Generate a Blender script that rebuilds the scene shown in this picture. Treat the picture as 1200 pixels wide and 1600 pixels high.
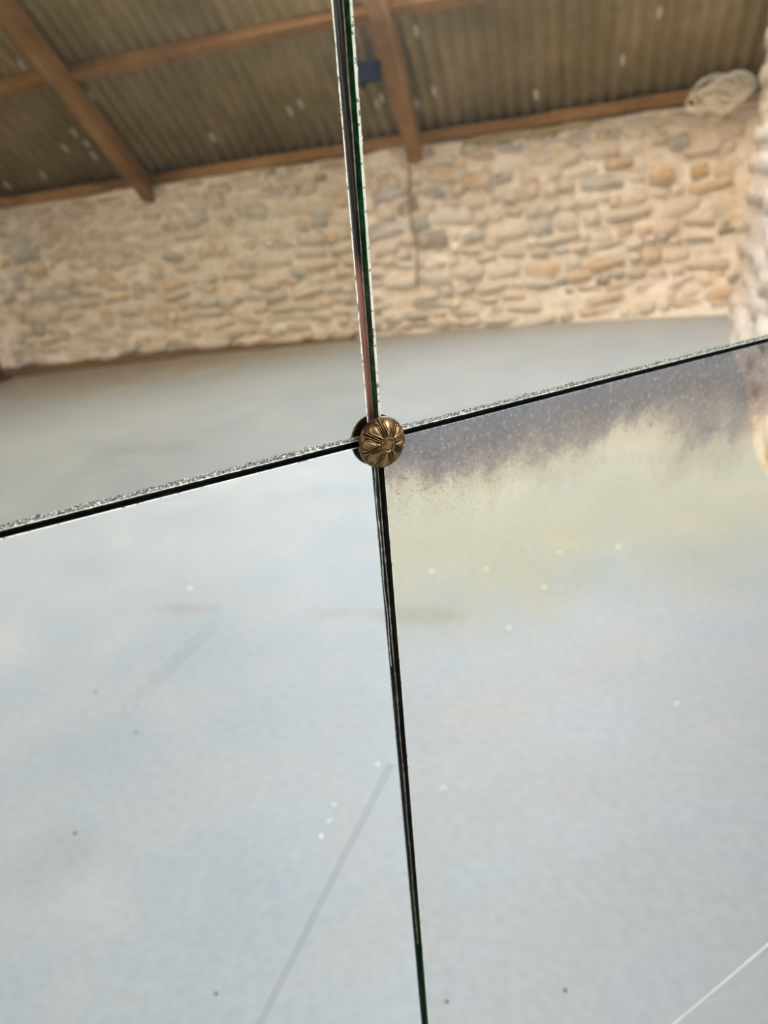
import bpy, bmesh, math, random
from mathutils import Vector, Matrix, noise

for o in list(bpy.data.objects):
    bpy.data.objects.remove(o)
C = bpy.context.scene.collection
SC = bpy.context.scene
random.seed(7)

# ------------------------------------------------------------------ camera, mirror pose
# The photograph looks into a mirror.  "Seen" room axes (as they appear in the glass):
#   X to the right along the far wall, Y away towards the far wall, Z up.  W() turns a
#   point given in those axes into the real room, which is its mirror image (x -> -x).
F_PX = 1130.0
def unit(v): return Vector(v).normalized()
Dn = unit((351, 2700, F_PX))                         # plumb line, camera axes (x right, y down, z forward)
wl = Vector((-4386, 88, F_PX)).normalized()
wl = (wl - Dn * wl.dot(Dn)).normalized()
Xa = -wl
Ea = Dn.cross(Xa)
if Ea.z < 0: Ea = -Ea
B = Matrix((Xa, Ea, -Dn)).transposed()               # columns X, E, up
H = 1.3
EYE = Vector((0, 0, H))
def ray(x, y): return Vector((x - 600, y - 800, F_PX))
c0, c1 = 582.5, 678.0                                # where the two seams cross
ra = ray(c0, c1)
nv = ra.cross(ray(c0 + 87, c1 + 1000)).normalized()
nh = ra.cross(ray(c0 + 1000, c1 - 249)).normalized()
vd = (Dn - nv * Dn.dot(nv)).normalized()
uu = vd.cross(nh).normalized()
if uu.x < 0: uu = -uu
nn = uu.cross(-vd)                                   # mirror normal, towards the camera
p0 = ra.normalized() * 0.385
Fl = Matrix(((-1, 0, 0), (0, 1, 0), (0, 0, 1)))
S = Matrix([[(1 if i == j else 0) - 2 * nn[i] * nn[j] for j in range(3)] for i in range(3)])
M = S @ B @ Fl                                       # real room -> camera axes (a rotation)
Mt = M.transposed()
s0 = nn * (2 * nn.dot(p0))
cam_pos = Fl @ (B.transposed() @ s0 + EYE)
def W(x, y, z): return Vector((-x, y, z))
def cam2world(p): return cam_pos + Mt @ p

cd = bpy.data.cameras.new('camera')
cam = bpy.data.objects.new('camera', cd); C.objects.link(cam)
cd.sensor_fit = 'VERTICAL'; cd.sensor_height = 36; cd.sensor_width = 27
cd.lens = F_PX / 1600 * 36
cd.clip_start = 0.01; cd.clip_end = 200
cd.dof.use_dof = True; cd.dof.focus_distance = 0.385; cd.dof.aperture_fstop = cd.lens / 3.6
cam.matrix_world = Matrix.Translation(cam_pos) @ (Mt @ Matrix(((1, 0, 0), (0, -1, 0), (0, 0, -1)))).to_4x4()
SC.camera = cam

# ------------------------------------------------------------------ light
world = bpy.data.worlds.new('sky'); SC.world = world; world.use_nodes = True
wn = world.node_tree
bg = wn.nodes['Background']
sky = wn.nodes.new('ShaderNodeTexSky'); sky.sky_type = 'NISHITA'
sky.sun_disc = False; sky.sun_elevation = math.radians(38); sky.sun_rotation = math.radians(150)
sky.air_density = 1.6; sky.dust_density = 5.0; sky.ozone_density = 1.0
mixw = wn.nodes.new('ShaderNodeMix'); mixw.data_type = 'RGBA'; mixw.inputs[0].default_value = 0.88
wn.links.new(sky.outputs[0], mixw.inputs[6]); mixw.inputs[7].default_value = (0.735, 0.745, 0.745, 1)   # thin cloud
wn.links.new(mixw.outputs[2], bg.inputs[0]); bg.inputs[1].default_value = 6.0
# unseen openings, added and sized for the light (seen axes): near doorway, roof gaps
NEAR_Y = -6.0
OPEN_NEAR = (-4.4, -2.8, 0.0, 2.3)                    # x0 x1 z0 z1
def portal(loc, direction, sx, sy):
    l = bpy.data.lights.new('added_daylight_opening', 'AREA'); l.shape = 'RECTANGLE'; l.size = sx; l.size_y = sy
    l.cycles.is_portal = True
    o = bpy.data.objects.new('added_daylight_opening', l); C.objects.link(o); o.location = loc
    o.rotation_euler = Vector(direction).to_track_quat('-Z', 'Y').to_euler()
def roof_portal(x0, x1, y0, y1, z0, z1):
    a, b = W(x0, y0, z0), W(x1, y1, z1); up = Vector((0, y1 - y0, z1 - z0)); n_ = Vector((1, 0, 0)).cross(up).normalized()
    if n_.z > 0: n_ = -n_
    l = bpy.data.lights.new('added_daylight_opening', 'AREA'); l.shape = 'RECTANGLE'; l.size = abs(x1 - x0); l.size_y = up.length; l.cycles.is_portal = True
    o = bpy.data.objects.new('added_daylight_opening', l); C.objects.link(o)
    zq = -n_; xq = Vector((1, 0, 0)); yq = zq.cross(xq)
    o.matrix_world = Matrix.Translation((a + b) / 2) @ Matrix((xq, yq, zq)).transposed().to_4x4()
DOOR_Y0, DOOR_Y1, DOOR_Z = 1.3, 2.6, 1.95            # doorway in the right wall, just outside the picture
portal(W((OPEN_NEAR[0] + OPEN_NEAR[1]) / 2, NEAR_Y - 0.42, 1.15), (0, 1, 0), 1.6, 2.3)
SKY_Y = (0.2, -3.4)                                   # unseen gap added in the near slope to let daylight in
ADDED_GAPS = ((-7.2, -6.2),)
ADDED_FAR_GAP = (-3.0, 2.2); FAR_SKY_Y = (3.6, 6.5)                            # unseen gap added high on the far slope to brighten walls and floor
vs = SC.view_settings
vs.view_transform = 'Standard'; vs.look = 'None'; vs.gamma = 1; vs.use_curve_mapping = False
vs.exposure = 0.82
SC.cycles.max_bounces = 10; SC.cycles.diffuse_bounces = 6; SC.cycles.glossy_bounces = 6
SC.cycles.use_denoising = True

# ------------------------------------------------------------------ helpers
def tag(o, label=None, cat=None, group=None, kind=None):
    if label: o['label'] = label
    if cat: o['category'] = cat
    if group: o['group'] = group
    if kind: o['kind'] = kind
    return o
def link(name, data, parent=None):
    o = bpy.data.objects.new(name, data); C.objects.link(o)
    if parent: o.parent = parent
    return o
def mesh_obj(name, verts, faces, mats, parent=None, mi=None, smooth=False, flip=False):
    me = bpy.data.meshes.new(name)
    if flip: verts = [(-v[0], v[1], v[2]) for v in verts]; faces = [tuple(reversed(f)) for f in faces]
    me.from_pydata([tuple(v) for v in verts], [], faces)
    for m in (mats if isinstance(mats, (list, tuple)) else [mats]): me.materials.append(m)
    if mi: me.polygons.foreach_set('material_index', mi)
    if smooth: me.polygons.foreach_set('use_smooth', [True] * len(me.polygons))
    me.update()
    return link(name, me, parent)
def box(name, x0, x1, y0, y1, z0, z1, mat, parent=None, bev=0.0, seg=(1, 1, 1), rough=0.0, seed=0):
    """box in seen axes -> one object, optionally subdivided and roughened"""
    bm = bmesh.new(); bmesh.ops.create_cube(bm, size=1)
    for v in bm.verts:
        v.co = Vector((-(x0 + x1) / 2 + v.co.x * (x1 - x0), (y0 + y1) / 2 + v.co.y * (y1 - y0), (z0 + z1) / 2 + v.co.z * (z1 - z0)))
    for ax in range(3):
        if seg[ax] > 1:
            es = [e for e in bm.edges if abs((e.verts[0].co - e.verts[1].co)[ax]) > 1e-6 and abs((e.verts[0].co - e.verts[1].co).length - abs((e.verts[0].co - e.verts[1].co)[ax])) < 1e-6]
            bmesh.ops.subdivide_edges(bm, edges=es, cuts=seg[ax] - 1, use_grid_fill=True)
    if bev: bmesh.ops.bevel(bm, geom=[e for e in bm.edges if e.is_manifold and len(e.link_faces) == 2 and e.calc_face_angle() > 1], offset=bev, segments=1, affect='EDGES')
    if rough:
        for v in bm.verts:
            v.co += noise.noise_vector(v.co * 2.3 + Vector((seed, 0, 0))) * rough
    me = bpy.data.meshes.new(name); bm.to_mesh(me); bm.free(); me.materials.append(mat)
    return link(name, me, parent)

class NT:
    def __init__(s, name):
        s.m = bpy.data.materials.new(name); s.m.use_nodes = True
        s.t = s.m.node_tree; s.b = s.t.nodes['Principled BSDF']; s.out = s.t.nodes['Material Output']
    def n(s, kind, **kw):
        nd = s.t.nodes.new('ShaderNode' + kind)
        for k, v in kw.items(): setattr(nd, k, v)
        return nd
    def l(s, a, b): s.t.links.new(a, b)
    def coord(s, which='Object', scale=(1, 1, 1)):
        tc = s.n('TexCoord'); mp = s.n('Mapping'); mp.inputs[3].default_value = scale
        s.l(tc.outputs[which], mp.inputs[0]); return mp.outputs[0]
    def noise(s, vec, scale, detail=4, rough=0.55, dist=0.0):
        nz = s.n('TexNoise'); nz.inputs['Scale'].default_value = scale; nz.inputs['Detail'].default_value = detail
        nz.inputs['Roughness'].default_value = rough; nz.inputs['Distortion'].default_value = dist
        if vec is not None: s.l(vec, nz.inputs['Vector'])
        return nz.outputs['Fac']
    def ramp(s, fac, stops, interp='LINEAR'):
        r = s.n('ValToRGB'); r.color_ramp.interpolation = interp
        e = r.color_ramp.elements
        while len(e) < len(stops): e.new(0.5)
        for el, (p, c) in zip(e, stops):
            el.position = p; el.color = (c, c, c, 1) if isinstance(c, (int, float)) else (*c, 1)
        s.l(fac, r.inputs[0]); return r.outputs[0]
    def math(s, op, a, b=None, c=None, clamp=False):
        nd = s.n('Math', operation=op, use_clamp=clamp)
        for i, v in enumerate((a, b, c)):
            if v is None: continue
            if isinstance(v, (int, float)): nd.inputs[i].default_value = v
            else: s.l(v, nd.inputs[i])
        return nd.outputs[0]
    def mix(s, fac, a, b, mode='MIX'):
        nd = s.n('Mix', data_type='RGBA', blend_type=mode)
        for i, v in ((0, fac), (6, a), (7, b)):
            if isinstance(v, (int, float)): nd.inputs[i].default_value = v
            elif isinstance(v, tuple): nd.inputs[i].default_value = (*v, 1)
            else: s.l(v, nd.inputs[i])
        return nd.outputs[2]
    def bump(s, h, dist=0.01, strength=0.6):
        bp = s.n('Bump'); bp.inputs['Distance'].default_value = dist; bp.inputs['Strength'].default_value = strength
        s.l(h, bp.inputs['Height']); s.l(bp.outputs[0], s.b.inputs['Normal'])
    def set(s, color=None, rough=None, metal=None):
        for k, v in (('Base Color', color), ('Roughness', rough), ('Metallic', metal)):
            if v is None: continue
            if isinstance(v, (int, float)): s.b.inputs[k].default_value = v
            elif isinstance(v, tuple): s.b.inputs[k].default_value = (*v, 1)
            else: s.l(v, s.b.inputs[k])
        return s.m
def rgb(r, g, b): 
    f = lambda c: (c / 255 / 12.92) if c / 255 <= 0.04045 else ((c / 255 + 0.055) / 1.055) ** 2.4
    return (f(r), f(g), f(b))

# ------------------------------------------------------------------ room materials
def m_floor():
    t = NT('painted_concrete'); v = t.coord()
    big = t.noise(v, 0.9, 5, 0.6); mid = t.noise(v, 3.5, 4); fine = t.noise(v, 40, 3)
    base = t.ramp(big, [(0.3, rgb(155, 161, 161)), (0.5, rgb(165, 171, 169)), (0.62, rgb(177, 180, 176)), (0.75, rgb(171, 172, 167))])
    tint = t.ramp(mid, [(0.35, rgb(152, 164, 169)), (0.55, rgb(168, 171, 169)), (0.75, rgb(183, 179, 167))])
    c = t.mix(0.45, base, tint)
    c = t.mix(0.10, c, t.ramp(fine, [(0.35, 0.35), (0.65, 0.75)]))
    # brown earth trodden onto the concrete along the foot of the far wall, mostly to the seen left
    sep = t.n('SeparateXYZ'); tc = t.n('TexCoord'); t.l(tc.outputs['Object'], sep.inputs[0])
    dist = t.math('ADD', sep.outputs[1], t.math('MULTIPLY', t.math('SUBTRACT', mid, 0.5), 1.2))
    left = t.math('MULTIPLY', t.math('SUBTRACT', sep.outputs[0], 1.2), 0.28, clamp=True)
    e = t.math('ADD', dist, t.math('MULTIPLY', left, 1.9))
    earth = t.math('MULTIPLY', t.math('SUBTRACT', e, 7.1), 0.55, clamp=True)
    c = t.mix(t.math('MULTIPLY', earth, 0.75), c, rgb(138, 116, 84))
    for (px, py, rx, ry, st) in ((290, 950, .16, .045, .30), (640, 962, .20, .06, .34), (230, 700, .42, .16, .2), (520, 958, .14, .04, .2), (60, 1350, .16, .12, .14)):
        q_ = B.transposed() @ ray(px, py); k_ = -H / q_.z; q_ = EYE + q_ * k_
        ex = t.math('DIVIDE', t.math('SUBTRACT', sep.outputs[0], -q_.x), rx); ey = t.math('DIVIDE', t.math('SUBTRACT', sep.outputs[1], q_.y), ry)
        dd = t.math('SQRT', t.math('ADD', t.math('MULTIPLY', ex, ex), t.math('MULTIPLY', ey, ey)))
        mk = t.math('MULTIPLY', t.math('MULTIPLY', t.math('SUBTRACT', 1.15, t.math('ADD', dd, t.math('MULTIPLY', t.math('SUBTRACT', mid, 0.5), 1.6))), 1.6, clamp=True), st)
        c = t.mix(mk, c, rgb(142, 132, 110))                             # soft brown oval marks
    t.bump(fine, 0.002, 0.4)
    t.set(color=c, rough=t.ramp(mid, [(0.3, 0.42), (0.7, 0.6)]))
    return t.m
def m_mortar(name, a, b, c_):
    t = NT(name); v = t.coord()
    n1 = t.noise(v, 2.2, 5, 0.65); n2 = t.noise(v, 14, 4); n3 = t.noise(v, 60, 3)
    c = t.ramp(n1, [(0.3, a), (0.5, b), (0.7, c_)])
    c = t.mix(0.35, c, t.ramp(n2, [(0.3, rgb(176, 154, 128)), (0.5, rgb(228, 214, 192)), (0.7, rgb(246, 238, 224))]))
    vo = t.n('TexVoronoi'); vo.inputs['Scale'].default_value = 1.0; mp = t.n('Mapping'); mp.inputs[3].default_value = (5.5, 5.5, 10); tc = t.n('TexCoord')
    t.l(tc.outputs['Object'], mp.inputs[0]); t.l(mp.outputs[0], vo.inputs['Vector'])
    sep = t.n('SeparateColor'); t.l(vo.outputs['Color'], sep.inputs[0])
    pat = t.ramp(sep.outputs[0], [(0.0, rgb(150, 142, 126)), (0.3, rgb(206, 172, 122)), (0.6, rgb(226, 206, 180)), (0.85, rgb(176, 160, 138))], 'CONSTANT')
    c = t.mix(t.math('MULTIPLY', t.ramp(vo.outputs['Distance'], [(0.25, 1.0), (0.6, 0.0)]), t.ramp(n1, [(0.4, 0.1), (0.6, 0.7)])), c, pat)
    t.bump(t.math('ADD', n2, t.math('MULTIPLY', n3, 0.4)), 0.03, 0.8)
    return t.set(color=c, rough=0.95)
def m_stone(name, stops):
    t = NT(name); v = t.coord(); oi = t.n('ObjectInfo'); geo = t.n('NewGeometry')
    pick = t.math('FRACT', t.math('ADD', oi.outputs['Random'], t.math('MULTIPLY', geo.outputs['Random Per Island'], 3.7)))
    c = t.ramp(pick, stops, 'CONSTANT')
    off = t.n('VectorMath', operation='ADD'); t.l(v, off.inputs[0]); t.l(oi.outputs['Location'], off.inputs[1])
    n1 = t.noise(off.outputs[0], 1.6, 5, 0.65); n2 = t.noise(off.outputs[0], 9, 4)
    c = t.mix(t.ramp(n1, [(0.36, 0.12), (0.60, 0.88)]), c, rgb(232, 218, 198))    # lime smeared over the stone
    c = t.mix(0.25, c, t.ramp(n2, [(0.35, 0.08), (0.6, 0.55)]))
    t.bump(n2, 0.02, 0.7)
    return t.set(color=c, rough=0.92)
def m_wood(name, a, b, c_):
    t = NT(name); v = t.coord(scale=(1, 1, 1)); n1 = t.noise(v, 1.7, 4); n2 = t.noise(v, 30, 4, 0.6, 0.6)
    c = t.ramp(n1, [(0.3, a), (0.5, b), (0.7, c_)])
    c = t.mix(0.22, c, t.ramp(n2, [(0.35, (0.05, 0.03, 0.012)), (0.65, (0.42, 0.27, 0.13))]))
    t.b.inputs['Specular IOR Level'].default_value = 0.2
    t.bump(n2, 0.01, 0.5)
    return t.set(color=c, rough=0.9)
def m_sheet():
    t = NT('fibre_cement_sheet'); v = t.coord('Generated'); w_ = t.coord('Object')
    n1 = t.noise(w_, 1.3, 5, 0.6); n2 = t.noise(w_, 12, 4)
    c = t.ramp(n1, [(0.3, rgb(118, 102, 62)), (0.5, rgb(136, 119, 80)), (0.7, rgb(160, 140, 104))])
    c = t.mix(t.ramp(n2, [(0.62, 0.0), (0.75, 0.5)]), c, rgb(170, 164, 150))
    return t.set(color=c, rough=0.9)
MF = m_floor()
MM = m_mortar('lime_mortar', rgb(208, 194, 174), rgb(236, 224, 206), rgb(246, 238, 226))
MP = m_mortar('pale_limewash', rgb(234, 220, 204), rgb(246, 234, 220), rgb(252, 244, 234))
ST = m_stone('rubble_stone', [(0.0, rgb(222, 200, 168)), (0.18, rgb(196, 166, 122)), (0.28, rgb(234, 216, 188)), (0.46, rgb(140, 138, 128)), (0.53, rgb(216, 172, 108)),
                              (0.62, rgb(228, 204, 172)), (0.76, rgb(204, 156, 78)), (0.80, rgb(164, 164, 152)), (0.88, rgb(226, 196, 166)), (0.965, rgb(132, 104, 78))])
SP = m_stone('limewashed_stone', [(0.0, rgb(250, 236, 218)), (0.3, rgb(240, 216, 194)), (0.6, rgb(252, 242, 228)), (0.85, rgb(228, 200, 176))])
WD = m_wood('roof_timber', rgb(112, 78, 42), rgb(146, 106, 64), rgb(172, 130, 86))
WD2 = m_wood('pale_offcut_timber', rgb(150, 134, 92), rgb(176, 158, 116), rgb(190, 174, 134))
WDK = m_wood('dark_old_timber', rgb(48, 32, 20), rgb(66, 44, 30), rgb(82, 58, 42))
SH = m_sheet()

# ------------------------------------------------------------------ the setting
XL, XR, YF, ZT = -8.6, 1.68, 8.0, 1.84
K = math.tan(math.radians(40.5)); RIDGE_Y = 1.4; RIDGE_Z = ZT + K * (YF - RIDGE_Y)
def roof_z(y): return RIDGE_Z - K * (y - RIDGE_Y) if y > RIDGE_Y else RIDGE_Z - 0.62 * (RIDGE_Y - y)
def rw_x(y): return 1.66 - 0.15 * (YF - max(y, 3.4)) + 0.15 * max(0, 3.4 - y)          # the right-hand wall runs out of square
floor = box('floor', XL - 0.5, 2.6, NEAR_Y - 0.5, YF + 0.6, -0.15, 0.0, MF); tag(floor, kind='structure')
ground = box('ground', -30, 30, -30, 30, -0.25, -0.16, NT('yard_gravel').set(color=rgb(170, 162, 146), rough=0.95)); tag(ground, kind='structure')

def far_y(x, z):
    """face of the far wall: hollow and bulging, its foot spreading at the seen right and left ends"""
    zz = max(0.0, 1 - max(z, 0) / 0.55)
    s = 0.42 * max(0, min(1, (x + 1.2) / 2.6)) ** 1.5 + 0.40 * max(0, min(1, (-3.6 - x) / 3.0))
    return YF - s * zz ** 1.6 + 0.05 * noise.noise(Vector((x * 0.8, 0, z * 1.1))) + 0.02 * noise.noise(Vector((x * 5, 3, z * 6)))
def grid_wall(name, fpt, nu, nv_, mat):
    vs_ = [fpt(i / nu, j / nv_) for j in range(nv_ + 1) for i in range(nu + 1)]
    fs = [(j * (nu + 1) + i, j * (nu + 1) + i + 1, (j + 1) * (nu + 1) + i + 1, (j + 1) * (nu + 1) + i) for j in range(nv_) for i in range(nu)]
    nb = len(vs_)
    return vs_, fs
def solid_wall(name, front, back, nu, nv_, mat):
    a, fa = grid_wall(name, front, nu, nv_, mat)
    b = [back(i, j) for j in (0, 1) for i in (0, 1)]
    o = len(a); n1 = nu + 1
    vsx = a + b
    fs = list(fa)
    bot = [i for i in range(n1)]; top = [nv_ * n1 + i for i in range(n1)]
    lef = [j * n1 for j in range(nv_ + 1)]; rig = [j * n1 + nu for j in range(nv_ + 1)]
    fs += [tuple(reversed(bot)) [:] + (o, o + 1), tuple(top) + (o + 3, o + 2), tuple(lef) + (o + 2, o), tuple(reversed(rig)) + (o + 1, o + 3), (o, o + 2, o + 3, o + 1)]
    ob = mesh_obj(name, vsx, fs, mat, flip=True, smooth=False)
    bm = bmesh.new(); bm.from_mesh(ob.data); bmesh.ops.recalc_face_normals(bm, faces=bm.faces); bm.to_mesh(ob.data); bm.free()
    tag(ob, kind='structure'); return ob
wall_far = solid_wall('wall_far', lambda s, t: (XL + (2.2 - XL) * s, far_y(XL + (2.2 - XL) * s, ZT * t + 0.0), (ZT + 0.06 * noise.noise(Vector(((XL + 12 * s) * 1.7, 5, 0)))) * t),
                      lambda i, j: (XL + (2.2 - XL) * i, YF + 0.5, (ZT - 0.02) * j), 150, 26, MM)
def right_front(s, t):
    y = DOOR_Y1 + (YF + 0.2 - DOOR_Y1) * s
    z = (roof_z(y) - 0.02) * t
    foot = max(0, 1 - z / 0.5) ** 1.5 * 0.12
    return (rw_x(y) - foot + 0.05 * z * 0.6 + 0.05 * noise.noise(Vector((y * 0.9, 7, z))) + 0.02 * noise.noise(Vector((y * 6, 1, z * 6))), y, z)
wall_right = solid_wall('wall_right', right_front, lambda i, j: (rw_x(DOOR_Y1 + (YF + 0.2 - DOOR_Y1) * i) + 0.55, DOOR_Y1 + (YF + 0.2 - DOOR_Y1) * i, (roof_z(DOOR_Y1 + (YF + 0.2 - DOOR_Y1) * i) - 0.02) * j), 90, 60, MP)
# gable return past the mirror, near wall with its doorway sized for the light, far-off left wall
wp = box('wall_return', 1.5, 2.0, NEAR_Y, DOOR_Y0, 0, 4.4, MP); tag(wp, kind='structure')
# gable above the doorway, up to the roof, and the gable behind the mirror
gv = []
for xx in (0.99, 1.5):
    gv += [(xx, DOOR_Y1, DOOR_Z), (xx, DOOR_Y1, roof_z(DOOR_Y1)), (xx, RIDGE_Y, RIDGE_Z), (xx, DOOR_Y0 - 0.1, roof_z(DOOR_Y0 - 0.1)), (xx, DOOR_Y0 - 0.1, DOOR_Z)]
gb = mesh_obj('wall_over_doorway', gv, [(0, 1, 2, 3, 4), (9, 8, 7, 6, 5)] + [(k, k + 5, (k + 1) % 5 + 5, (k + 1) % 5) for k in range(5)], MP, flip=True); tag(gb, kind='structure')
gv = []
for xx in (1.5, 2.0):
    gv += [(xx, NEAR_Y, 2.8), (xx, DOOR_Y0, 2.8), (xx, DOOR_Y0, roof_z(DOOR_Y0)), (xx, NEAR_Y, roof_z(NEAR_Y))]
gb = mesh_obj('wall_gable', gv, [(0, 1, 2, 3), (7, 6, 5, 4)] + [(k, k + 4, (k + 1) % 4 + 4, (k + 1) % 4) for k in range(4)], MP, flip=True); tag(gb, kind='structure')
blocking_door = link('blocking_door_1', None); blocking_door.location = W(1.45, (DOOR_Y0 + DOOR_Y1) / 2, 0); tag(blocking_door, kind='structure')   # unseen, added to keep light off the near floor: shut plank door
for k in range(9):
    lbx = (DOOR_Y1 - DOOR_Y0 + 0.1) / 9
    bm = bmesh.new(); bmesh.ops.create_cube(bm, size=1)
    for v in bm.verts: v.co = Vector((v.co.x * 0.03, (k - 4) * lbx + v.co.y * (lbx - 0.006), DOOR_Z / 2 + v.co.z * (DOOR_Z - 0.02)))
    me = bpy.data.meshes.new('plank'); bm.to_mesh(me); bm.free(); me.materials.append(WD); link('plank', me, blocking_door)
roof_portal(ADDED_FAR_GAP[0], ADDED_FAR_GAP[1], FAR_SKY_Y[0], FAR_SKY_Y[1], roof_z(FAR_SKY_Y[0]) + 0.2, roof_z(FAR_SKY_Y[1]) + 0.2)
roof_portal(ADDED_GAPS[0][0], ADDED_GAPS[0][1], SKY_Y[0], SKY_Y[1], roof_z(SKY_Y[0]) + 0.2, roof_z(SKY_Y[1]) + 0.2)
def near_wall():
    bm = bmesh.new()
    for (a, b, c, d) in ((XL, OPEN_NEAR[0], 0, 2.85), (OPEN_NEAR[1], 2.6, 0, 2.85), (OPEN_NEAR[0], OPEN_NEAR[1], OPEN_NEAR[3], 2.85)):
        r = bmesh.ops.create_cube(bm, size=1)
        for v in r['verts']:
            v.co = Vector((-(a + b) / 2 + v.co.x * (b - a), NEAR_Y - 0.2 + v.co.y * 0.4, (c + d) / 2 + v.co.z * (d - c)))
    me = bpy.data.meshes.new('wall_near'); bm.to_mesh(me); bm.free(); me.materials.append(MM)
    return tag(link('wall_near', me), kind='structure')
near_wall()
lw = mesh_obj('wall_left', [(XL, NEAR_Y, 0), (XL, YF, 0), (XL, YF, ZT), (XL, RIDGE_Y, RIDGE_Z), (XL, NEAR_Y, 2.85),
                            (XL - .4, NEAR_Y, 0), (XL - .4, YF, 0), (XL - .4, YF, ZT), (XL - .4, RIDGE_Y, RIDGE_Z), (XL - .4, NEAR_Y, 2.85)],
              [(0, 1, 2, 3, 4), (9, 8, 7, 6, 5), (0, 5, 6, 1), (1, 6, 7, 2), (2, 7, 8, 3), (3, 8, 9, 4), (4, 9, 5, 0)], MM, flip=True); tag(lw, kind='structure')

# stones of the rubble walls: each a part of its wall
def stone_mesh(seed):
    bm = bmesh.new(); bmesh.ops.create_cube(bm, size=1)
    bmesh.ops.subdivide_edges(bm, edges=bm.edges, cuts=1, use_grid_fill=True)
    for v in bm.verts:
        p = v.co.copy(); k = max(abs(p.x), abs(p.y), abs(p.z)) / max(p.length, 1e-6)
        v.co = p * (1 - 0.55 * (1 - k)) + noise.noise_vector(p * 3 + Vector((seed * 3.1, 0, 0))) * 0.10
    me = bpy.data.meshes.new('stone'); bm.to_mesh(me); bm.free()
    me.polygons.foreach_set('use_smooth', [True] * len(me.polygons))
    return me
def stone_set(mat):
    r = []
    for s in range(10):
        me = stone_mesh(s); me.materials.append(mat); r.append(me)
    return r
SA, SB = stone_set(ST), stone_set(SP)
rnd = random.Random(3)
z = 0.02; todo = []
while z < ZT - 0.05:
    h = rnd.uniform(0.08, 0.17); x = -6.75 + rnd.uniform(0, 0.2)
    while x < 1.55:
        wv = rnd.choice((rnd.uniform(0.08, 0.2), rnd.uniform(0.18, 0.44))) * (0.8 + 1.6 * h)
        if rnd.random() < 0.93:
            xc, zc = x + wv / 2, z + h / 2 + rnd.uniform(-.035, .035)
            hh = min(h * rnd.uniform(0.7, 1.35), wv * 0.95)
            todo.append((wv * hh, xc, zc, wv * 1.05, hh, far_y(xc, zc) + rnd.uniform(0.005, 0.05), rnd.choice((0, math.pi)), rnd.uniform(-.2, .2), rnd.randrange(10)))
        x += wv + rnd.uniform(0.0, 0.03)
    z += h + rnd.uniform(0.0, 0.015)
todo.sort(reverse=True)
def stone_mat4(t_): return Matrix.Translation(W(t_[1], t_[5], t_[2])) @ Matrix.Rotation(t_[7], 4, 'Y') @ Matrix.Rotation(t_[6], 4, 'X') @ Matrix.Diagonal((t_[3], 0.13, t_[4], 1))
for t_ in todo[:298]:
    o = link('stone', SA[t_[8]], wall_far); o.matrix_local = stone_mat4(t_)
bm = bmesh.new()
for t_ in todo[298:]:
    n0 = len(bm.verts); bm.from_mesh(SA[t_[8]]); bm.verts.ensure_lookup_table(); m4 = stone_mat4(t_)
    for v in bm.verts[n0:]: v.co = m4 @ v.co
for f_ in bm.faces: f_.smooth = True
me = bpy.data.meshes.new('small_stones'); bm.to_mesh(me); bm.free(); me.materials.append(ST)
tag(link('small_stones', me, wall_far), kind='stuff')
print('stones', len(todo))
z = 0.04; cnt = 0
while z < 2.6:
    h = rnd.uniform(0.12, 0.22); y = 2.75 + rnd.uniform(0, .2)
    while y < YF - 0.1:
        wv = rnd.uniform(0.2, 0.5)
        if rnd.random() < 0.7 and cnt < 290:
            yc, zc = y + wv / 2, z + h / 2
            zt_ = roof_z(yc) - 0.02
            if zc < zt_ - 0.1:
                fx = right_front((yc - DOOR_Y1) / (YF + 0.2 - DOOR_Y1), zc / zt_)[0]
                o = link('stone', rnd.choice(SB), wall_right)
                o.location = W(fx + rnd.uniform(0.0, 0.035), yc, zc); o.scale = (0.13, wv, h * 0.9); o.rotation_euler = (rnd.uniform(-.12, .12), 0, math.atan(0.155)); cnt += 1
        y += wv + rnd.uniform(0.03, 0.09)
    z += h + rnd.uniform(0.02, 0.06)

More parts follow.
